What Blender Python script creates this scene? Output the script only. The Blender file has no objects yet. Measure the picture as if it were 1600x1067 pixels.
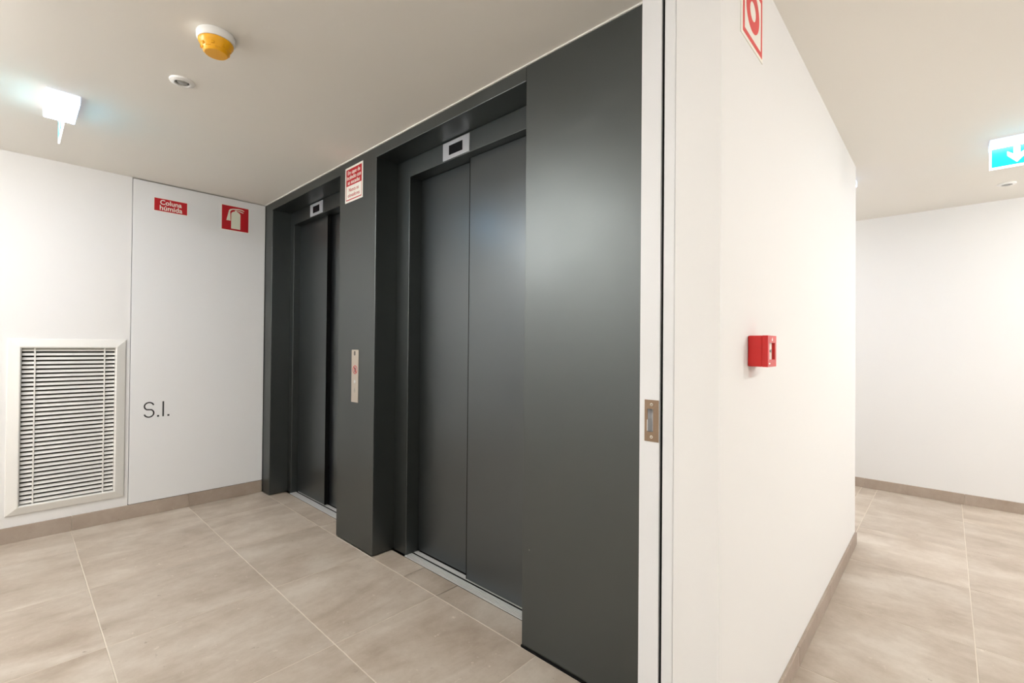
import bpy, bmesh, math, random
from mathutils import Matrix, Vector
random.seed(7)
S = bpy.context.scene
COL = S.collection

# ------------------------------------------------------------------ camera
YAW, PITCH, ROLL, FPX, CAM_H = 0.82005, 0.008417, 0.009, 728.68, 1.2048
fw = Vector((math.sin(YAW)*math.cos(PITCH), math.cos(YAW)*math.cos(PITCH), math.sin(PITCH)))
r0 = Vector((math.cos(YAW), -math.sin(YAW), 0)); u0 = r0.cross(fw)
cr, sr = math.cos(ROLL), math.sin(ROLL)
rt = r0*cr + u0*sr; up = u0*cr - r0*sr
cd = bpy.data.cameras.new('camera'); cam = bpy.data.objects.new('camera', cd); COL.objects.link(cam)
cam.matrix_world = Matrix(((rt.x, up.x, -fw.x, 0), (rt.y, up.y, -fw.y, 0), (rt.z, up.z, -fw.z, CAM_H), (0, 0, 0, 1)))
cd.sensor_width = 36; cd.sensor_fit = 'HORIZONTAL'; cd.lens = FPX/1600*36
cd.shift_y = 1.96/1600; cd.clip_start = 0.02
S.camera = cam

# ------------------------------------------------------------------ world, exposure
w = bpy.data.worlds.new('world'); S.world = w; w.use_nodes = True
w.node_tree.nodes['Background'].inputs[0].default_value = (0.9, 0.92, 1, 1)
w.node_tree.nodes['Background'].inputs[1].default_value = 0.05
S.view_settings.view_transform = 'Standard'; S.view_settings.look = 'None'
S.view_settings.gamma = 1; S.view_settings.use_curve_mapping = False
S.view_settings.exposure = 0.82
# lamps: (x, y, watts) - every one a round ceiling lamp built by ceiling_lamp() below
LAMPS = [(-0.58, 2.35, 20), (-1.0, 3.2, 16), (-0.85, 0.5, 15), (0.9, -1.45, 12), (2.7, -1.45, 20), (4.45, -1.5, 20), (4.45, 1.9, 19)]
LAMP_COL = (1.0, 0.99, 0.975)

# ------------------------------------------------------------------ dimensions (metres)
H = 2.35
XE = 1.413            # front of the dark lift cladding
YB = 4.111            # back wall of the lobby
YR = 0.419            # face of the white hall wall
XJ = 1.218            # door jamb face
YJ = 0.638            # far side of the jamb
XF = 5.112            # far wall of the hall
XR = 3.596            # end of the hall wall
XL, YN, YC = -1.35, -2.2, 3.4   # unseen bounds

# ------------------------------------------------------------------ materials
def lin(c):
    c = c/255
    return c/12.92 if c <= 0.04045 else ((c+0.055)/1.055)**2.4
def rgb(r, g, b): return (lin(r), lin(g), lin(b), 1)
def mat(name, col, rough=0.6, metal=0.0, spec=0.5, emit=None, es=0.0, bump=0.0, bscale=200, rvar=0.0):
    m = bpy.data.materials.new(name); m.use_nodes = True
    nt = m.node_tree; b = nt.nodes['Principled BSDF']
    b.inputs['Base Color'].default_value = col; b.inputs['Roughness'].default_value = rough
    b.inputs['Metallic'].default_value = metal; b.inputs['Specular IOR Level'].default_value = spec
    if emit: b.inputs['Emission Color'].default_value = emit; b.inputs['Emission Strength'].default_value = es
    if bump or rvar:
        tc = nt.nodes.new('ShaderNodeTexCoord'); n = nt.nodes.new('ShaderNodeTexNoise')
        n.inputs['Scale'].default_value = bscale; n.inputs['Detail'].default_value = 3
        nt.links.new(tc.outputs['Object'], n.inputs['Vector'])
        if bump:
            bp = nt.nodes.new('ShaderNodeBump'); bp.inputs['Strength'].default_value = bump; bp.inputs['Distance'].default_value = 0.001
            nt.links.new(n.outputs['Fac'], bp.inputs['Height']); nt.links.new(bp.outputs['Normal'], b.inputs['Normal'])
        if rvar:
            n2 = nt.nodes.new('ShaderNodeTexNoise'); n2.inputs['Scale'].default_value = 2.3; n2.inputs['Detail'].default_value = 4
            nt.links.new(tc.outputs['Object'], n2.inputs['Vector'])
            mr = nt.nodes.new('ShaderNodeMapRange'); mr.inputs['From Min'].default_value = 0.3; mr.inputs['From Max'].default_value = 0.7
            mr.inputs['To Min'].default_value = rough-rvar; mr.inputs['To Max'].default_value = rough+rvar
            nt.links.new(n2.outputs['Fac'], mr.inputs['Value']); nt.links.new(mr.outputs['Result'], b.inputs['Roughness'])
    return m

M = {}
M['wall'] = mat('white_wall_paint', (0.80, 0.79, 0.772, 1), 0.7, spec=0.3, bump=0.15, bscale=260)
M['ceiling'] = mat('ceiling_paint', (0.87, 0.84, 0.78, 1), 0.75, spec=0.3, bump=0.12, bscale=220)
M['door_white'] = mat('white_lacquer', (0.80, 0.80, 0.795, 1), 0.45, bump=0.05, bscale=300)
M['jamb'] = mat('white_satin_frame', (0.76, 0.765, 0.77, 1), 0.4)
M['metal'] = mat('anthracite_powder_coat', (0.122, 0.133, 0.132, 1), 0.40, metal=1.0, rvar=0.03)
M['door_metal'] = mat('anthracite_satin_door', (0.125, 0.137, 0.142, 1), 0.30, metal=0.95, rvar=0.02)
M['black'] = mat('black_gap', (0.006, 0.006, 0.006, 1), 0.8, spec=0.1)
M['alu'] = mat('aluminium', (0.66, 0.66, 0.65, 1), 0.45, metal=0.25)
M['alu_plate'] = mat('brushed_steel_plate', (0.56, 0.50, 0.43, 1), 0.42, metal=0.75)
M['silver'] = mat('silver_display_plate', (0.66, 0.68, 0.73, 1), 0.3, metal=0.5)
M['screen'] = mat('dark_display_glass', (0.004, 0.004, 0.007, 1), 0.15)
M['bronze'] = mat('brown_strike_metal', rgb(141, 118, 96), 0.45, metal=0.35)
M['screw'] = mat('bright_screw', (0.7, 0.66, 0.58, 1), 0.35, metal=0.8)
M['red'] = mat('sign_red', rgb(186, 6, 22), 0.45)
M['redplastic'] = mat('red_plastic', rgb(205, 28, 26), 0.3)
M['hallred'] = mat('sign_bright_red', rgb(222, 62, 60), 0.4)
M['signwhite'] = mat('sign_white', rgb(240, 238, 228), 0.5)
M['lumi'] = mat('photoluminescent_white', rgb(226, 228, 208), 0.5)
M['white'] = mat('white_plastic', (0.86, 0.85, 0.82, 1), 0.4)
M['yellow'] = mat('yellow_plastic', rgb(244, 176, 10), 0.35)
M['ink'] = mat('black_print', (0.012, 0.012, 0.012, 1), 0.6)
M['grille'] = mat('cream_grille', (0.80, 0.785, 0.74, 1), 0.45)
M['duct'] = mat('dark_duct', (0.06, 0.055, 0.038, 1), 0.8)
M['grey'] = mat('grey_lens', (0.35, 0.35, 0.33, 1), 0.25)
M['grout'] = mat('pale_grout', rgb(216, 206, 191), 0.9, spec=0.2, bump=0.3, bscale=700)
M['bead'] = mat('white_sealant', (0.82, 0.80, 0.75, 1), 0.6)
M['led'] = mat('cool_led_diffuser', (0.9, 0.95, 1, 1), 0.4, emit=(0.46, 0.60, 1, 1), es=15)
M['led_side'] = mat('led_housing', (0.85, 0.9, 0.95, 1), 0.4, emit=(0.50, 0.66, 1, 1), es=0.35)
M['led_white'] = mat('lit_white_pictogram', (0.9, 0.95, 1, 1), 0.4, emit=(0.92, 0.98, 1, 1), es=1.3)
M['led_cyan'] = mat('lit_green_pictogram', (0.0, 0.5, 0.42, 1), 0.4, emit=(0.0, 0.80, 0.90, 1), es=0.95)

def tile_mat(name, dark, mid, light, rough=0.42):
    m = bpy.data.materials.new(name); m.use_nodes = True
    nt = m.node_tree; L = nt.links; b = nt.nodes['Principled BSDF']
    tc = nt.nodes.new('ShaderNodeTexCoord'); oi = nt.nodes.new('ShaderNodeObjectInfo')
    mul = nt.nodes.new('ShaderNodeVectorMath'); mul.operation = 'SCALE'; mul.inputs[0].default_value = (37.1, 53.7, 11.3)
    L.new(oi.outputs['Random'], mul.inputs['Scale'])
    add = nt.nodes.new('ShaderNodeVectorMath'); add.operation = 'ADD'
    L.new(tc.outputs['Object'], add.inputs[0]); L.new(mul.outputs[0], add.inputs[1])
    mp = nt.nodes.new('ShaderNodeMapping'); mp.inputs['Scale'].default_value = (1.3, 4.0, 1); mp.inputs['Rotation'].default_value = (0, 0, 0.12)
    L.new(add.outputs[0], mp.inputs['Vector'])
    n1 = nt.nodes.new('ShaderNodeTexNoise'); n1.inputs['Scale'].default_value = 1.2; n1.inputs['Detail'].default_value = 7
    n1.inputs['Roughness'].default_value = 0.6; n1.inputs['Distortion'].default_value = 0.7
    L.new(mp.outputs[0], n1.inputs['Vector'])
    n2 = nt.nodes.new('ShaderNodeTexNoise'); n2.inputs['Scale'].default_value = 4.2; n2.inputs['Detail'].default_value = 9; n2.inputs['Roughness'].default_value = 0.7
    L.new(add.outputs[0], n2.inputs['Vector'])
    mx = nt.nodes.new('ShaderNodeMix'); mx.inputs[0].default_value = 0.55
    L.new(n1.outputs['Fac'], mx.inputs[2]); L.new(n2.outputs['Fac'], mx.inputs[3])
    rp = nt.nodes.new('ShaderNodeValToRGB'); e = rp.color_ramp.elements
    e[0].position = 0.37; e[0].color = dark; e[1].position = 0.63; e[1].color = light
    k = rp.color_ramp.elements.new(0.5); k.color = mid
    L.new(mx.outputs[0], rp.inputs['Fac'])
    # small pale chips and dark pits
    vo = nt.nodes.new('ShaderNodeTexNoise'); vo.inputs['Scale'].default_value = 26; vo.inputs['Detail'].default_value = 5; vo.inputs['Roughness'].default_value = 0.65
    L.new(add.outputs[0], vo.inputs['Vector'])
    r2 = nt.nodes.new('ShaderNodeValToRGB'); e2 = r2.color_ramp.elements
    e2[0].position = 0.66; e2[0].color = (0, 0, 0, 1); e2[1].position = 0.76; e2[1].color = (1, 1, 1, 1)
    L.new(vo.outputs['Fac'], r2.inputs['Fac'])
    m2 = nt.nodes.new('ShaderNodeMix'); m2.data_type = 'RGBA'; m2.inputs[7].default_value = tuple(min(1, c*1.18) for c in light[:3])+(1,)
    L.new(r2.outputs['Color'], m2.inputs[0]); L.new(rp.outputs['Color'], m2.inputs[6])
    r3 = nt.nodes.new('ShaderNodeValToRGB'); e3 = r3.color_ramp.elements
    e3[0].position = 0.24; e3[0].color = (1, 1, 1, 1); e3[1].position = 0.33; e3[1].color = (0, 0, 0, 1)
    L.new(vo.outputs['Fac'], r3.inputs['Fac'])
    m3 = nt.nodes.new('ShaderNodeMix'); m3.data_type = 'RGBA'; m3.inputs[7].default_value = tuple(c*0.72 for c in dark[:3])+(1,)
    L.new(r3.outputs['Color'], m3.inputs[0]); L.new(m2.outputs[2], m3.inputs[6])
    hs = nt.nodes.new('ShaderNodeHueSaturation')
    mr = nt.nodes.new('ShaderNodeMapRange'); mr.inputs['To Min'].default_value = 0.95; mr.inputs['To Max'].default_value = 1.05
    L.new(oi.outputs['Random'], mr.inputs['Value']); L.new(mr.outputs['Result'], hs.inputs['Value'])
    L.new(m3.outputs[2], hs.inputs['Color']); L.new(hs.outputs['Color'], b.inputs['Base Color'])
    b.inputs['Roughness'].default_value = rough; b.inputs['Specular IOR Level'].default_value = 0.4
    bp = nt.nodes.new('ShaderNodeBump'); bp.inputs['Strength'].default_value = 0.12; bp.inputs['Distance'].default_value = 0.002
    L.new(n2.outputs['Fac'], bp.inputs['Height']); L.new(bp.outputs['Normal'], b.inputs['Normal'])
    return m
M['tile'] = tile_mat('taupe_porcelain_tile', rgb(163, 148, 132), rgb(181, 168, 153), rgb(198, 188, 175))
M['skirt'] = tile_mat('taupe_skirting_tile', rgb(153, 137, 123), rgb(165, 150, 136), rgb(176, 162, 149), 0.5)

# ------------------------------------------------------------------ mesh helpers
def add_box(bm, x0, x1, y0, y1, z0, z1):
    v = [bm.verts.new(p) for p in ((x0,y0,z0),(x1,y0,z0),(x1,y1,z0),(x0,y1,z0),(x0,y0,z1),(x1,y0,z1),(x1,y1,z1),(x0,y1,z1))]
    for f in ((3,2,1,0),(4,5,6,7),(0,1,5,4),(1,2,6,5),(2,3,7,6),(3,0,4,7)): bm.faces.new([v[i] for i in f])
def boxes(*bs):
    bm = bmesh.new()
    for b in bs: add_box(bm, *b)
    return bm
def prism(pts, z0, z1):
    """outline in local xy, extruded z0..z1"""
    bm = bmesh.new()
    a = [bm.verts.new((x, y, z0)) for x, y in pts]; b = [bm.verts.new((x, y, z1)) for x, y in pts]
    bm.faces.new(a[::-1]); bm.faces.new(b)
    n = len(pts)
    for i in range(n): bm.faces.new((a[i], a[(i+1) % n], b[(i+1) % n], b[i]))
    bmesh.ops.recalc_face_normals(bm, faces=bm.faces)
    return bm
def ring(ro, ri, z0, z1, n=48, sy=1.0):
    bm = bmesh.new(); R = []
    for i in range(n):
        a = 2*math.pi*i/n; c, s = math.cos(a), math.sin(a)*sy
        R.append([bm.verts.new(p) for p in ((ro*c,ro*s,z0),(ro*c,ro*s,z1),(ri*c,ri*s,z1),(ri*c,ri*s,z0))])
    for i in range(n):
        A, B = R[i], R[(i+1) % n]
        for k in range(4): bm.faces.new((A[k], B[k], B[(k+1) % 4], A[(k+1) % 4]))
    bmesh.ops.recalc_face_normals(bm, faces=bm.faces)
    return bm
def lathe(prof, n=48):
    bm = bmesh.new(); rings = []
    for r, z in prof:
        if r < 1e-6: rings.append([bm.verts.new((0, 0, z))])
        else: rings.append([bm.verts.new((r*math.cos(2*math.pi*i/n), r*math.sin(2*math.pi*i/n), z)) for i in range(n)])
    for a, b in zip(rings, rings[1:]):
        for i in range(n):
            j = (i+1) % n
            if len(a) == 1 and len(b) > 1: bm.faces.new((a[0], b[i], b[j]))
            elif len(b) == 1 and len(a) > 1: bm.faces.new((a[i], b[0], a[j]))
            elif len(a) > 1: bm.faces.new((a[i], b[i], b[j], a[j]))
    bmesh.ops.recalc_face_normals(bm, faces=bm.faces)
    return bm
def obj(name, bm, m, parent=None, bevel=0.0, smooth=False, seg=2):
    me = bpy.data.meshes.new(name); bm.to_mesh(me); bm.free()
    me.materials.append(M[m])
    if smooth:
        for p in me.polygons: p.use_smooth = True
        me.set_sharp_from_angle(angle=math.radians(35))
    o = bpy.data.objects.new(name, me); COL.objects.link(o)
    if parent: o.parent = parent
    if bevel:
        md = o.modifiers.new('bevel', 'BEVEL'); md.width = bevel; md.segments = seg; md.limit_method = 'ANGLE'; md.angle_limit = math.radians(40)
    return o
def empty(name, loc=(0, 0, 0), mw=None):
    o = bpy.data.objects.new(name, None); COL.objects.link(o); o.empty_display_size = 0.05
    if mw is not None: o.matrix_world = mw
    else: o.location = loc
    return o
def tag(o, label, cat=None, group=None, kind=None):
    o['label'] = label
    if cat: o['category'] = cat
    if group: o['group'] = group
    if kind: o['kind'] = kind
    return o
def struct(o, label=None):
    o['kind'] = 'structure'
    if label: o['label'] = label
    return o
def face_mw(loc, right, upv=(0, 0, 1)):
    r = Vector(right); u = Vector(upv); n = r.cross(u)
    return Matrix(((r.x, u.x, n.x, loc[0]), (r.y, u.y, n.y, loc[1]), (r.z, u.z, n.z, loc[2]), (0, 0, 0, 1)))
RX, RNY = (1, 0, 0), (0, -1, 0)     # reading direction on walls facing -Y and -X
def text(name, body, size, x, y, z, m, parent, bold=0.0, sx=1.0, depth=0.0003, fit=None, spacing=1.0):
    cu = bpy.data.curves.new(name, 'FONT'); cu.body = body; cu.size = size; cu.align_x = 'CENTER'; cu.align_y = 'CENTER'
    cu.offset = bold; cu.extrude = depth; cu.resolution_u = 3; cu.space_line = 0.9; cu.space_character = spacing
    t = bpy.data.objects.new(name, cu); COL.objects.link(t)
    dg = bpy.context.evaluated_depsgraph_get()
    me = bpy.data.meshes.new_from_object(t.evaluated_get(dg))
    bpy.data.objects.remove(t); bpy.data.curves.remove(cu)
    xs = [v.co.x for v in me.vertices]; ys = [v.co.y for v in me.vertices]
    cx, cy = (max(xs)+min(xs))/2, (max(ys)+min(ys))/2
    if fit:
        fx, fy = fit[0]/(max(xs)-min(xs)), fit[1]/(max(ys)-min(ys))
    else: fx, fy = sx, 1
    for v in me.vertices: v.co.x = (v.co.x-cx)*fx; v.co.y = (v.co.y-cy)*fy
    me.materials.clear(); me.materials.append(M[m])
    o = bpy.data.objects.new(name, me); COL.objects.link(o); o.parent = parent; o.location = (x, y, z)
    return o

# ------------------------------------------------------------------ setting: floor
fl = struct(obj('floor', boxes((XL, XF+0.1, YN, YB+0.1, -0.12, -0.0012), (XE, 2.0, 0.64, YB+0.1, -0.12, -0.0012)), 'grout'), 'taupe porcelain tiled floor with pale grout')
JW = 0.0029
tile_cache = {}
def tile(x0, x1, y0, y1, parent=fl, rot=False, name='floor_tile'):
    w_, d_ = round(x1-x0-JW, 4), round(y1-y0-JW, 4)
    if w_ < 0.01 or d_ < 0.01: return
    if rot: w_, d_ = d_, w_
    key = (w_, d_)
    if key not in tile_cache:
        bm = bmesh.new(); c = 0.0012
        q = lambda ex, z: [bm.verts.new((sx*(w_/2-ex), sy*(d_/2-ex), z)) for sx, sy in ((-1,-1),(1,-1),(1,1),(-1,1))]
        a, b_, t = q(0, -0.009), q(0, -c), q(c, 0)
        bm.faces.new(t); bm.faces.new(a[::-1])
        for lo, hi in ((a, b_), (b_, t)):
            for i in range(4): bm.faces.new((lo[i], lo[(i+1) % 4], hi[(i+1) % 4], hi[i]))
        me = bpy.data.meshes.new('floor_tile'); bm.to_mesh(me); bm.free(); me.materials.append(M['tile'])
        tile_cache[key] = me
    o = bpy.data.objects.new(name, tile_cache[key]); COL.objects.link(o); o.parent = parent
    o.location = ((x0+x1)/2, (y0+y1)/2, 0)
    if rot: o.rotation_euler = (0, 0, math.pi/2)
    return o
P = 0.6325
lob_y = [YR+0.02] + [1.172+P*k for k in range(5)] + [YB]
lob_x = [XL, 0.270-2*P, 0.270-P, 0.270, 0.902, XE-0.005]
for xa, xb in zip(lob_x, lob_x[1:]):
    for ya, yb_ in zip(lob_y, lob_y[1:]): tile(xa, xb, ya, yb_)
for ya, yb_ in ((1.25, 1.80), (1.80, 2.076), (2.076, 2.397), (2.827, 3.05), (3.05, 3.655), (3.655, 3.957)):
    tile(XE-0.005, 1.545, ya, yb_)
hx = [XL] + [2.055+P*k for k in range(-5, 5)] + [XF]
hy = [YN, -0.085-3*P, -0.085-2*P, -0.085-P, -0.085, YR+0.02]
for xa, xb in zip(hx, hx[1:]):
    for ya, yb_ in zip(hy, hy[1:]): tile(xa, xb, ya, yb_, rot=True)
cy_ = [YR+0.02, 0.547, 0.547+P, 0.547+2*P, 0.547+3*P, YC]
for xa, xb in ((XR, 3.95), (3.95, 4.585), (4.585, XF)):
    for ya, yb_ in zip(cy_, cy_[1:]): tile(xa, xb, ya, yb_, rot=True)

# ------------------------------------------------------------------ setting: walls and ceiling
struct(obj('ceiling', boxes((XL-0.15, XF+0.2, YN-0.15, YB+0.35, H, H+0.12)), 'ceiling'), 'plain off-white painted ceiling')
VX0, VX1, VZ0, VZ1 = 0.036, 0.480, 0.210, 1.173       # vent opening
SX = 0.555                                             # left seam of the service door
struct(obj('wall_back', boxes((XL-0.15, VX0, YB, YB+0.06, -0.1, H), (VX1, SX-0.0015, YB, YB+0.06, -0.1, H),
    (VX0, VX1, YB, YB+0.06, VZ1, H), (VX0, VX1, YB, YB+0.06, -0.1, VZ0), (SX-0.0015, 2.0, YB+0.04, YB+0.1, -0.1, H)), 'wall'), 'white painted back wall of the lobby')
struct(obj('wall_left', boxes((XL-0.15, XL, YN-0.15, YB+0.2, -0.1, H)), 'wall'))
struct(obj('wall_near', boxes((XL, XF+0.2, YN-0.15, YN, -0.1, H)), 'wall'))
struct(obj('wall_far', boxes((XF, XF+0.12, YN, YC+0.1, -0.1, H)), 'wall'), 'white far wall of the hall')
struct(obj('wall_right', boxes((XJ, XR, YR, 0.5375, -0.1, H), (XJ+0.05, XR, 0.5375, YJ-0.005, -0.1, H)), 'wall'), 'white hall wall carrying the red call point')
struct(obj('wall_corridor', boxes((XR-0.2, XR, YJ, YC+0.1, -0.1, H), (XR, XF, YC, YC+0.1, -0.1, H)), 'wall'))
wl = struct(obj('wall_lift', boxes((1.735, 1.85, 0.66, YB+0.03, -0.1, H)), 'black'), 'wall clad in anthracite sheet metal around two lifts')

# anthracite cladding: the surround of both lifts (one folded sheet) and the plain side panel
R1a, R1b, R2a, R2b, RT = 2.828, 3.957, 1.252, 2.395, 2.285      # recess edges (Y) and top
def yz_prism(pts, x0, x1):
    bm = prism(pts, 0, x1-x0)
    bmesh.ops.transform(bm, matrix=Matrix(((0,0,1,x0),(1,0,0,0),(0,1,0,0),(0,0,0,1))), verts=bm.verts)
    bmesh.ops.recalc_face_normals(bm, faces=bm.faces)
    return bm
sur = [(YB-0.003, 0.003), (YB-0.003, H-0.004), (R2a, H-0.004), (R2a, RT), (R2b, RT), (R2b, 0.003), (R1a, 0.003), (R1a, RT), (R1b, RT), (R1b, 0.003)]
cs = obj('cladding_surround', yz_prism(sur, XE, 1.70), 'metal', wl, bevel=0.003); cs['label'] = 'anthracite metal surround with pillar between the two lifts'
cp_ = obj('cladding_panel', boxes((XE-0.001, 1.70, YJ+0.002, R2a-0.0025, 0.006, H-0.003)), 'metal', wl, bevel=0.0015); cp_['label'] = 'plain anthracite metal panel beside the door frame'
obj('base_strip', boxes((XE-0.005, 1.6, YJ+0.002, R2a-0.001, 0, 0.009)), 'black', wl)
obj('panel_screw', lathe([(0, -0.0022), (0.0022, -0.0016), (0.0028, 0)], 12), 'grey', wl).matrix_world = Matrix.Translation((XE-0.001, 1.213, 0.398)) @ Matrix.Rotation(math.pi/2, 4, 'Y')
struct(obj('trim_1', boxes((XE-0.006, XE+0.004, YJ, YB, H-0.006, H)), 'bead'), 'white sealant bead between ceiling and dark cladding')

# skirting
def skirting(name, run, lo, hi, joints, face, h, label):
    """run 'x' or 'y'; face = coordinate of the wall face, tiles stand 10 mm proud towards minus"""
    if run == 'x': bm = boxes((lo, hi, face-0.006, face, 0, h-0.002))
    else: bm = boxes((face-0.006, face, lo, hi, 0, h-0.002))
    root = struct(obj(name, bm, 'grout'), label)
    e = [lo]+joints+[hi]
    for a, b in zip(e, e[1:]):
        a += 0.0015; b -= 0.0015
        bb = (a, b, face-0.011, face, 0.0005, h) if run == 'x' else (face-0.011, face, a, b, 0.0005, h)
        c = [(bb[0]+bb[1])/2, (bb[2]+bb[3])/2, 0]
        o = obj('skirting_tile', boxes((bb[0]-c[0], bb[1]-c[0], bb[2]-c[1], bb[3]-c[1], bb[4], bb[5])), 'skirt', root, bevel=0.001, seg=1)
        o.location = c
    return root
skirting('baseboard_back', 'x', XL, XE-0.004, [0.275-2*P, 0.275-P, 0.275, 0.908], YB, 0.094, 'taupe tile skirting along the lobby back wall')
skirting('baseboard_right', 'x', XJ+0.01, XR, [1.42, 2.055, 2.6875, 3.32], YR, 0.072, 'taupe tile skirting along the white hall wall')
skirting('baseboard_far', 'y', YN, YC, [-0.1-2*P, -0.1-P, -0.1, 0.53, 0.53+P, 0.53+2*P], XF, 0.082, 'taupe tile skirting on the far hall wall')

# service door, flush in the back wall
d1 = struct(obj('door_1', boxes((SX+0.002, XE-0.0035, YB-0.006, YB+0.03, 0.097, H-0.007)), 'door_white', bevel=0.001), 'flush white service door lettered S.I. beside the lifts')
obj('gap_shade_board', boxes((SX-0.0005, XE+0.02, YB+0.031, YB+0.039, 0.08, H-0.001)), 'black', d1)  # black board behind the door, paints the shadow in its gaps
lw = empty('lettering'); lw.parent = d1; lw.matrix_world = face_mw((0.703, YB-0.006, 0.738), RX); lw['label'] = 'black letters S.I.'
def stroke(pts, wd, z0, z1):
    bm = bmesh.new(); L_ = []
    for i, p in enumerate(pts):
        a, b = Vector(pts[max(i-1, 0)]), Vector(pts[min(i+1, len(pts)-1)])
        d = (b-a).normalized(); n = Vector((-d.y, d.x))*wd/2; p = Vector(p)
        L_.append([bm.verts.new((*(p+n), z0)), bm.verts.new((*(p-n), z0)), bm.verts.new((*(p-n), z1)), bm.verts.new((*(p+n), z1))])
    for A, B in zip(L_, L_[1:]):
        for k in range(4): bm.faces.new((A[k], A[(k+1) % 4], B[(k+1) % 4], B[k]))
    bm.faces.new(L_[0]); bm.faces.new(L_[-1][::-1]); bmesh.ops.recalc_face_normals(bm, faces=bm.faces)
    return bm
spts = [(0.0262*math.cos(math.radians(a)), 0.0245+0.0265*math.sin(math.radians(a))) for a in range(15, 241, 15)]
spts += [(0.027*math.cos(math.radians(a)), -0.0245+0.0275*math.sin(math.radians(a))) for a in range(60, -166, -15)]
obj('letter', stroke(spts, 0.0088, 0, 0.0004), 'ink', lw).location = (-0.040, 0, 0)
text('letter', 'I', 0.15, 0.041, 0.0, 0.0002, 'ink', lw, fit=(0.0095, 0.108))
for x in (0.012, 0.072): obj('full_stop', boxes((x-0.006, x+0.006, -0.054, -0.042, 0, 0.0004)), 'ink', lw)

# ------------------------------------------------------------------ door frame in the opening
tr = struct(empty('door_2', (XJ, 0.53, 0)), 'white door frame with strike plate at the lobby opening')
def jpart(name, bm, m, parent=tr, bevel=0.0, seg=3):
    o = obj(name, bm, m, parent, bevel, seg=seg)
    o.matrix_parent_inverse = parent.matrix_world.inverted() if parent is tr else Matrix()
    return o
bpy.context.view_layer.update()
SY0, SY1 = 0.5805, 0.6225     # strike plate
SZ0, SZ1 = 0.944, 1.060
# stop-side post has a rectangular pocket cut for the latch
jpart('frame_post', boxes((XJ, XJ+0.06, 0.579, YJ, 0, SZ0+0.025), (XJ, XJ+0.06, 0.579, YJ, SZ1-0.023, H-0.002),
      (XJ, XJ+0.06, 0.579, 0.596, SZ0+0.025, SZ1-0.023), (XJ, XJ+0.06, 0.615, YJ, SZ0+0.025, SZ1-0.023), (XJ+0.025, XJ+0.06, 0.596, 0.615, SZ0+0.025, SZ1-0.023)), 'jamb')
jpart('seal_strip', boxes((XJ+0.008, XJ+0.05, 0.565, 0.5795, 0, H-0.002)), 'black')
jpart('frame_casing', boxes((XJ-0.003, XJ+0.05, 0.538, 0.5695, 0, H-0.001)), 'jamb', bevel=0.004)
sp = jpart('strike_plate', boxes((XJ-0.0015, XJ+0.001, SY0, SY1, SZ0, SZ0+0.027), (XJ-0.0015, XJ+0.001, SY0, SY1, SZ1-0.025, SZ1),
      (XJ-0.0015, XJ+0.001, SY0, 0.597, SZ0+0.027, SZ1-0.025), (XJ-0.0015, XJ+0.001, 0.614, SY1, SZ0+0.027, SZ1-0.025)), 'bronze')
sp['label'] = 'brown metal strike plate'
for z in (0.957, 1.047):
    s = obj('screw', lathe([(0.0018, -0.0006), (0.0022, -0.0016), (0.0042, -0.0012), (0.0046, 0)], 16), 'screw', sp, smooth=True)
    s.matrix_world = Matrix.Translation((XJ-0.0015, 0.6015, z)) @ Matrix.Rotation(math.pi/2, 4, 'Y')
obj('latch_lip', boxes((XJ-0.003, XJ+0.02, 0.6125, 0.6145, SZ0+0.029, SZ0+0.06)), 'alu', sp)

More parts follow.
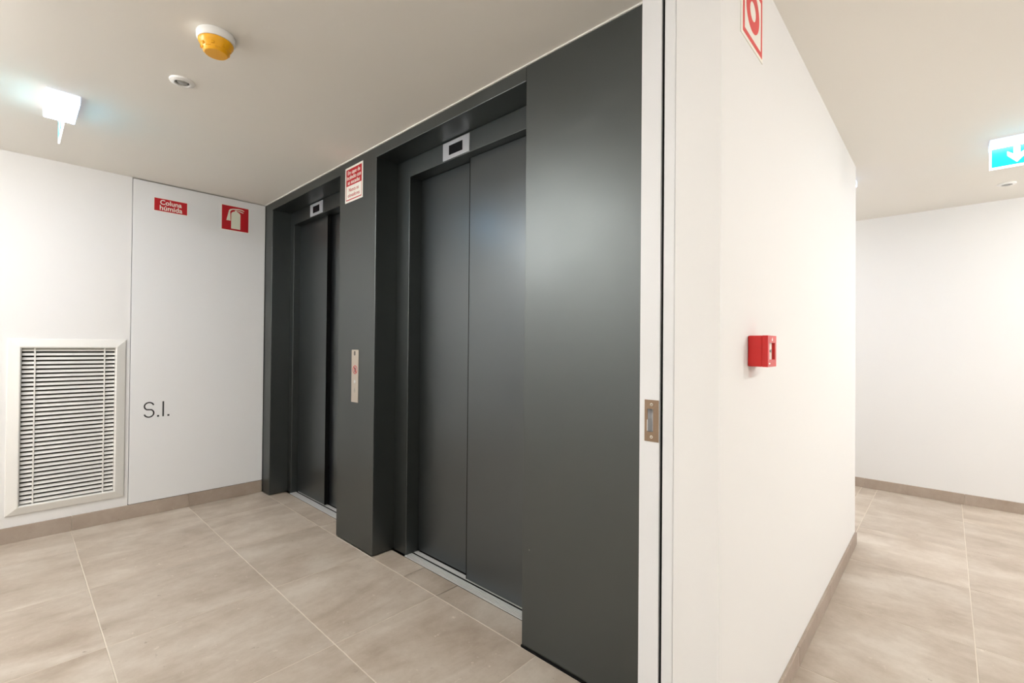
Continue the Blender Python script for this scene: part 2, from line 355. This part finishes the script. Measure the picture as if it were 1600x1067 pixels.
# ------------------------------------------------------------------ lifts
XFR, HD = 1.555, 2.18          # frame face, underside of the head
def lift(ya, yb, fa, fb, split, left_front, disp_y, label):
    """recess ya..yb, door opening fa..fb; left_front: the leaf at larger Y runs in front"""
    root = empty('elevator_entrance', (XFR, (fa+fb)/2, 0)); tag(root, label, 'elevator door', 'elevator entrances in the dark wall')
    bpy.context.view_layer.update()
    inv = root.matrix_world.inverted()
    def part(name, bm, m, bevel=0.0, parent=root):
        o = obj(name, bm, m, parent, bevel); o.matrix_parent_inverse = inv if parent is root else Matrix(); return o
    U = [(ya+0.001, 0.002), (ya+0.001, RT-0.001), (yb-0.001, RT-0.001), (yb-0.001, 0.002), (fb, 0.002), (fb, HD), (fa, HD), (fa, 0.002)]
    part('door_frame', yz_prism(U, XFR, 1.70), 'metal', 0.002)
    front, back = (1.605, 1.633), (1.639, 1.670)
    za, zb = 0.011, HD+0.03
    for lo, hi, fr in ((split, fb+0.03, left_front), (fa-0.03, split, not left_front)):
        X0, X1 = front if fr else back
        if fr:
            if left_front: lo -= 0.0
            else: hi += 0.0
        else:
            if left_front: hi += 0.06
            else: lo -= 0.06
        # folded leaf: it slides behind the frame on its outer side
        l2, h2 = max(lo, fa-0.0), min(hi, fb+0.0)
        o = part('door_leaf', boxes((X0, X1, l2+0.001, h2-0.001, za, HD-0.001)), 'door_metal', 0.002)
        if fr:
            y0 = l2+0.001 if left_front else h2-0.001
            obj('edge_shade_strip', boxes((X0-0.0006, X1+0.003, y0-0.0028, y0+0.0002) + (za, HD-0.001)) if left_front else boxes((X0-0.0006, X1+0.003, y0-0.0002, y0+0.0028, za, HD-0.001)), 'black', o)  # added black strip, draws the dark edge shading where the leaves meet
    part('sill_bed', boxes((1.5445, 1.70, fa-0.012, fb+0.012 if left_front else fb-0.001, -0.02, 0.0005)), 'black')
    n = 5; x = 1.546
    part('sill', boxes(*[(x+k*0.0104, x+k*0.0104+0.0070, fa-0.01, fb-0.0005, -0.015, 0.005) for k in range(n)],
         (1.611, 1.636, fa-0.01, fb-0.0005, -0.015, 0.005)), 'alu')
    part('shaft_backing', boxes((1.70, 1.72, ya, yb, 0, RT)), 'black')
    d = empty('floor_display'); d.parent = root; d.matrix_world = face_mw((XFR, disp_y, 2.2315), RNY)
    d['label'] = 'silver floor display with dark screen'
    obj('display_plate', boxes((-0.105, 0.105, -0.046, 0.046, 0, 0.004)), 'silver', d, 0.0012)
    obj('display_screen', boxes((-0.054, 0.054, -0.026, 0.024, 0.0035, 0.0045)), 'screen', d)
    return root
lift(R2a, R2b, 1.36, 2.268, 1.805, False, 1.858, 'dark grey elevator door nearest the plain panel, right leaf in front')
lift(R1a, R1b, 2.935, 3.885, 3.40, True, 3.478, 'dark grey elevator door next to the white service door, partly behind the pillar')

# call plate on the pillar
cpn = tag(empty('call_panel', mw=face_mw((XE, 2.6085, 1.0195), RNY)), 'narrow steel lift call plate on the dark pillar', 'call panel')
obj('face_plate', boxes((-0.040, 0.040, -0.158, 0.158, 0, 0.003)), 'alu_plate', cpn, 0.001)
text('floor_number', '8', 0.04, -0.003, 0.137, 0.003, 'ink', cpn, fit=(0.019, 0.027), bold=0.001)
no = obj('prohibition_ring', ring(0.026, 0.0215, 0.003, 0.0034), 'red', cpn); no.location = (0.002, 0.038, 0)
b_ = boxes((-0.003, 0.003, -0.023, 0.023, 0.0035, 0.0039)); bmesh.ops.rotate(b_, cent=(0, 0, 0), matrix=Matrix.Rotation(math.radians(40), 3, 'Z'), verts=b_.verts)
obj('prohibition_bar', b_, 'red', cpn).location = (0.002, 0.038, 0)
obj('prohibition_figure', prism([(-0.006,-0.016),(0.0,-0.016),(0.002,-0.002),(0.006,-0.016),(0.011,-0.016),(0.007,0.008),(0.001,0.017),(-0.006,0.008)], 0.003, 0.0034), 'ink', cpn).location = (0.002, 0.038, 0)
obj('call_button', lathe([(0, 0.0045), (0.009, 0.0045), (0.0105, 0.0035), (0.0105, 0.0025)], 24), 'alu', cpn, smooth=True).location = (0.0, -0.034, 0)
obj('wheelchair_mark', ring(0.008, 0.0055, 0.003, 0.0033, 20), 'grey', cpn).location = (0.0, -0.090, 0)
obj('wheelchair_back', prism([(-0.003, 0.004), (0.0005, 0.004), (0.001, 0.010), (0.0005, 0.018), (-0.003, 0.018)], 0.003, 0.0033), 'grey', cpn).location = (0.0, -0.090, 0)

# ------------------------------------------------------------------ signs
fs = tag(empty('evacuation_sign', mw=face_mw((XE, 2.650, 2.197), RNY)), 'red and white lift fire warning sign high on the dark pillar', 'sign')
obj('sign_plate', boxes((-0.107, 0.107, -0.109, 0.109, 0, 0.0015)), 'signwhite', fs)
Z = 0.0015
obj('red_field', boxes((-0.094, 0.094, -0.008, 0.096, Z, Z+0.0003)), 'red', fs)
obj('red_outline', boxes((-0.094, -0.090, -0.097, -0.008, Z, Z+0.0003), (0.090, 0.094, -0.097, -0.008, Z, Z+0.0003), (-0.094, 0.094, -0.097, -0.091, Z, Z+0.0003)), 'red', fs)
for i, (t, wd) in enumerate((('Em caso de', 0.150), ('incêndio use', 0.172), ('as escadas', 0.146))):
    text('white_wording', t, 0.03, 0.0, 0.074-0.0305*i, Z+0.0006, 'signwhite', fs, bold=0.0004, fit=(wd, 0.0245 if i != 1 else 0.026))
for i, (t, wd) in enumerate((('Nunca os', 0.118), ('elevadores', 0.142))):
    text('red_wording', t, 0.03, 0.0, -0.034-0.033*i, Z+0.0004, 'red', fs, fit=(wd, 0.023))

ws = tag(empty('wet_riser_sign', mw=face_mw((0.773, YB-0.006, 2.194), RX)), 'small red sign reading Coluna húmida on the service door', 'sign')
obj('sign_plate', boxes((-0.103, 0.103, -0.049, 0.049, 0, 0.0015)), 'signwhite', ws)
obj('red_field', boxes((-0.0985, 0.0965, -0.0435, 0.0455, Z, Z+0.0003)), 'red', ws)
text('white_wording', 'Coluna', 0.04, -0.001, 0.0205, Z+0.0006, 'signwhite', ws, bold=0.0006, fit=(0.128, 0.034))
text('white_wording', 'húmida', 0.04, 0.0, -0.0185, Z+0.0006, 'signwhite', ws, bold=0.0006, fit=(0.134, 0.035))

es = tag(empty('extinguisher_sign', mw=face_mw((1.190, YB-0.006, 2.1915), RX)), 'square red fire extinguisher pictogram sign on the service door', 'sign')
obj('sign_plate', boxes((-0.1005, 0.1005, -0.100, 0.100, 0, 0.0015)), 'signwhite', es)
obj('red_field', boxes((-0.0955, 0.0925, -0.093, 0.0955, Z, Z+0.0003)), 'red', es)
def uv(pts): return [((u-0.5)*0.2, (0.5-v)*0.2) for u, v in pts]
pg = empty('pictogram'); pg.parent = es
obj('pictogram_cylinder', prism(uv([(0.346,0.90),(0.67,0.90),(0.67,0.31),(0.645,0.265),(0.60,0.235),(0.55,0.215),(0.545,0.17),(0.475,0.17),(0.47,0.215),(0.41,0.235),(0.37,0.265),(0.346,0.31)][::-1]), Z+0.0003, Z+0.0006), 'lumi', pg)
obj('pictogram_handle', prism(uv([(0.50,0.10),(0.62,0.085),(0.73,0.095),(0.81,0.135),(0.80,0.150),(0.70,0.125),(0.60,0.125),(0.50,0.155)]), Z+0.0003, Z+0.0006), 'lumi', pg)
obj('pictogram_lever', prism(uv([(0.56,0.165),(0.66,0.165),(0.78,0.205),(0.765,0.23),(0.65,0.20),(0.56,0.185)]), Z+0.0003, Z+0.0006), 'lumi', pg)
obj('pictogram_hose', prism(uv([(0.50,0.10),(0.40,0.115),(0.31,0.15),(0.265,0.20),(0.245,0.30),(0.18,0.60),(0.325,0.60),(0.315,0.34),(0.305,0.26),(0.33,0.20),(0.40,0.155),(0.50,0.145)]), Z+0.0003, Z+0.0006), 'lumi', pg)

hs_ = tag(empty('fire_equipment_sign', mw=face_mw((1.4665, YR, 2.184), RX)), 'white sign with red border and ring high on the hall wall', 'sign')
obj('sign_plate', boxes((-0.1025, 0.1025, -0.1015, 0.1015, 0, 0.002)), 'signwhite', hs_)
Z2 = 0.002
obj('red_border', boxes((-0.088, 0.096, -0.090, -0.074, Z2, Z2+0.0003), (-0.088, 0.096, 0.076, 0.092, Z2, Z2+0.0003), (-0.088, -0.072, -0.074, 0.076, Z2, Z2+0.0003), (0.083, 0.096, -0.074, 0.076, Z2, Z2+0.0003)), 'hallred', hs_)
obj('red_ring', ring(0.062, 0.0275, Z2, Z2+0.0003), 'hallred', hs_).location = (0.004, 0.009, 0)

# ------------------------------------------------------------------ ventilation grille
vg = tag(empty('ventilation_grille', (0.257, YB, 0.16)), 'cream louvred ventilation grille low in the back wall', 'vent')
bpy.context.view_layer.update(); vinv = vg.matrix_world.inverted()
def vpart(name, bm, m, bevel=0.0):
    o = obj(name, bm, m, vg, bevel); o.matrix_parent_inverse = vinv; return o
ox0, ox1, oz0, oz1 = -0.020, 0.533, 0.161, 1.2285
ix0, ix1, iz0, iz1 = 0.040, 0.476, 0.215, 1.169
def rail(name, a, b, ia, ib):
    """mitred rail: outer edge a-b low on the wall, inner edge ia-ib proud"""
    bm = bmesh.new()
    lerp = lambda p, q, t: (p[0]+(q[0]-p[0])*t, p[1]+(q[1]-p[1])*t)
    prof = [(0.0, 0.0), (0.0, 0.006), (0.08, 0.011), (0.82, 0.024), (0.90, 0.024), (1.0, 0.016), (1.0, -0.03)]
    A = [bm.verts.new((*[lerp(a, ia, t)[0]], YB-d, lerp(a, ia, t)[1])) for t, d in prof]
    B = [bm.verts.new((*[lerp(b, ib, t)[0]], YB-d, lerp(b, ib, t)[1])) for t, d in prof]
    for i in range(len(prof)-1): bm.faces.new((A[i], B[i], B[i+1], A[i+1]))
    bm.faces.new((A[-1], B[-1], B[0], A[0])); bm.faces.new(A); bm.faces.new(B[::-1])
    bmesh.ops.recalc_face_normals(bm, faces=bm.faces)
    return vpart(name, bm, 'grille')
O = [(ox0, oz0), (ox1, oz0), (ox1, oz1), (ox0, oz1)]; I = [(ix0, iz0), (ix1, iz0), (ix1, iz1), (ix0, iz1)]
for k in range(4): rail('frame_rail', O[k], O[(k+1) % 4], I[k], I[(k+1) % 4])
NS = 36; pitch = (iz1-iz0)/NS
bm = bmesh.new()
pr = [(-0.0072, -0.0066), (-0.0072, -0.0080), (-0.0057, -0.0086), (0.0072, 0.0056), (0.0072, 0.0070), (0.0065, 0.0076)]  # (y, z) section: front low, back high
A = [bm.verts.new((-(ix1-ix0)/2+0.001, y, z)) for y, z in pr]; B = [bm.verts.new(((ix1-ix0)/2-0.001, y, z)) for y, z in pr]
for i in range(6): bm.faces.new((A[i], B[i], B[(i+1) % 6], A[(i+1) % 6]))
bm.faces.new(A); bm.faces.new(B[::-1]); bmesh.ops.recalc_face_normals(bm, faces=bm.faces)
slat0 = vpart('slat', bm, 'grille'); slat0.location = ((ix0+ix1)/2, YB+0.002, iz0+pitch*0.62)
for k in range(1, NS):
    s = slat0.copy(); COL.objects.link(s); s.location = slat0.location + Vector((0, 0, pitch*k))
for x in (0.097, 0.422): vpart('grille_bar', boxes((x-0.0035, x+0.0035, YB-0.0065, YB-0.0055+0.004, iz0, iz1)), 'grille')
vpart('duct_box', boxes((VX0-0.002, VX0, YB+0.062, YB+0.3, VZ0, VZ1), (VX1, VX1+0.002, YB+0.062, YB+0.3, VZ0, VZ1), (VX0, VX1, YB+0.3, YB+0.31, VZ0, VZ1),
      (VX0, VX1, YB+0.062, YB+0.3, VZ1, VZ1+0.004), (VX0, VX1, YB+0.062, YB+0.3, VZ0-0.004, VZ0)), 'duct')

# ------------------------------------------------------------------ ceiling fittings
def smooth_part(name, prof, m, parent, n=48):
    return obj(name, lathe(prof, n), m, parent, smooth=True)
sd = tag(empty('smoke_detector', (0.503, 1.985, H)), 'white ceiling fire detector with yellow sounder dome', 'fire detector')
smooth_part('detector_base', [(0, 0), (0.061, 0), (0.063, -0.004), (0.062, -0.022), (0.058, -0.028), (0.054, -0.028), (0, -0.028)], 'white', sd)
dome = smooth_part('sounder_dome', [(0.054, -0.027), (0.0565, -0.030), (0.0555, -0.036), (0.049, -0.047), (0.043, -0.059), (0.040, -0.067), (0.036, -0.071), (0, -0.072)], 'yellow', sd)
for k in range(8):
    a = k*math.pi/4+0.3
    b2 = boxes((0.030, 0.0500, -0.005, 0.005, -0.056, -0.047))
    f = obj('dome_rib', b2, 'yellow', dome, 0.0015); f.rotation_euler = (0, 0, a)
for k in range(8):
    a = k*math.pi/4+0.3+math.pi/8
    b2 = boxes((0.030, 0.0440, -0.009, 0.009, -0.062, -0.059))
    f = obj('sound_slot', b2, 'yellow', dome); f.rotation_euler = (0, 0, a)

def ceiling_ring(loc, label, well='black'):
    c = tag(empty('ceiling_sensor', loc), label, 'ceiling sensor', 'round white ceiling sensors')
    smooth_part('trim_ring', [(0.027, 0.0), (0.026, -0.006), (0.029, -0.010), (0.038, -0.009), (0.046, -0.005), (0.0475, 0.0)], 'white', c)
    smooth_part('sensor_well', [(0.0268, -0.0005), (0, -0.0005)], well, c)
    smooth_part('sensor_lens', [(0.021, -0.001), (0.0205, -0.004), (0.015, -0.0085), (0.008, -0.0105), (0, -0.011)], 'grey', c)
    return c
ceiling_ring((0.493, 2.443, H), 'round white ceiling sensor beside the yellow-domed fire detector')
ceiling_ring((4.63, -0.298, H), 'round white ceiling sensor beyond the green exit sign', 'grey')

def exit_light(loc, label, blade=True):
    """slim ceiling box 0.30 long with a lit acrylic blade below; blade lies in the YZ plane"""
    e = tag(empty('exit_light', loc), label, 'exit sign', 'ceiling exit lights')
    obj('housing', boxes((-0.058, 0.058, -0.15, 0.15, -0.034, 0)), 'led_side', e, 0.002)
    obj('diffuser', boxes((-0.055, 0.055, -0.147, 0.147, -0.0352, -0.034)), 'led', e)
    if not blade: return e
    bl = obj('sign_blade', boxes((-0.003, 0.003, -0.15, 0.15, -0.150, -0.035)), 'led_white', e)
    for s in (-1, 1):
        f = empty('pictogram_face'); f.parent = bl
        f.matrix_parent_inverse = Matrix()
        f.matrix_basis = face_mw((s*0.003, 0, 0), (0, s, 0))
        obj('green_field', boxes((-0.141, 0.141, -0.139, -0.0385, 0, 0.0003)), 'led_cyan', f)
        ar = [(-0.0125, -0.043), (0.0115, -0.043), (0.0115, -0.082), (0.036, -0.063), (0.036, -0.087), (0.0, -0.129), (-0.036, -0.087), (-0.036, -0.063), (-0.0125, -0.082)]
        obj('arrow', prism([(x-0.045, y) for x, y in ar], 0.0003, 0.0006), 'led_white', f)
        man = [(0.055,-0.132),(0.068,-0.132),(0.078,-0.105),(0.092,-0.118),(0.089,-0.135),(0.099,-0.135),(0.104,-0.111),(0.091,-0.092),(0.096,-0.078),(0.107,-0.088),(0.115,-0.083),(0.101,-0.066),(0.083,-0.064),(0.068,-0.078),(0.073,-0.084),(0.081,-0.077),(0.076,-0.100)]
        obj('running_figure', prism(man, 0.0003, 0.0006), 'led_white', f)
        obj('figure_head', lathe([(0, 0.0006), (0.0075, 0.0006), (0.0075, 0.0003)], 16), 'led_white', f).location = (0.101, -0.055, 0)
    return e
exit_light((0.147, 3.10, H), 'glowing white exit light on the lobby ceiling, blade seen edge-on')
exit_light((3.67, -0.319, H), 'green down-arrow exit sign hanging from the hall ceiling')
exit_light((3.86, 0.5985, H), 'bright ceiling light just peeping round the corner of the hall wall', False)

# ------------------------------------------------------------------ manual call point
mc = tag(empty('manual_call_point', mw=face_mw((1.4845, YR, 1.1985), RX)), 'red break-glass fire call point on the white hall wall', 'call point')
D = 0.053
obj('housing', boxes((-0.0435, 0.0435, -0.0445, 0.0445, 0, D-0.014)), 'redplastic', mc, 0.004)
fr = obj('front_cover', boxes((-0.0435, 0.0435, -0.0445, -0.024, D-0.0145, D), (-0.0435, 0.0435, 0.024, 0.0445, D-0.0145, D), (-0.0435, -0.028, -0.024, 0.024, D-0.0145, D), (0.028, 0.0435, -0.024, 0.024, D-0.0145, D)), 'redplastic', mc)
obj('press_glass', boxes((-0.028, 0.028, -0.024, 0.024, D-0.0145, D-0.008)), 'signwhite', mc)
obj('press_dot', lathe([(0, D-0.0075), (0.005, D-0.0075), (0.005, D-0.0085)], 16), 'ink', mc)
for s in (-1, 1): obj('press_arrow', prism([(s*0.019, 0.006), (s*0.019, -0.006), (s*0.009, 0)], D-0.0082, D-0.0076), 'ink', mc)
obj('flame_mark', prism([(-0.005, 0.029), (0.003, 0.029), (0.006, 0.033), (0.002, 0.040), (-0.001, 0.036), (-0.005, 0.034)], D, D+0.0003), 'signwhite', mc)
obj('key_mark', boxes((-0.034, -0.020, -0.037, -0.033, D, D+0.0003)), 'signwhite', mc)

# ------------------------------------------------------------------ ceiling lamps (outside the frame)
def ceiling_lamp(x, y, watts, label):
    """opal drum on the ceiling, the drum itself gives the light"""
    e = tag(empty('ceiling_lamp', (x, y, H)), label, 'ceiling lamp', 'round ceiling lamps')
    smooth_part('lamp_rim', [(0, 0), (0.155, 0), (0.155, -0.012), (0, -0.012)], 'white', e)
    key = 'lamp_%g' % watts
    M.setdefault(key, mat('opal_lamp_glass', (0.9, 0.9, 0.88, 1), 0.5, emit=LAMP_COL+(1,), es=watts/(math.pi*0.13)))
    obj('lamp_drum', lathe([(0.145, -0.012), (0.145, -0.075), (0, -0.078)], 24), key, e)
where = ['round ceiling lamp in the middle of the lobby', 'round ceiling lamp in the lobby near the back wall', 'round ceiling lamp in the opening left of the camera', 'round ceiling lamp in the hall nearest the camera',
         'round ceiling lamp in the hall opposite the call point', 'round ceiling lamp in the hall near the far wall', 'round ceiling lamp in the corridor round the corner']
for (x, y, e), lb in zip(LAMPS, where): ceiling_lamp(x, y, e, lb)
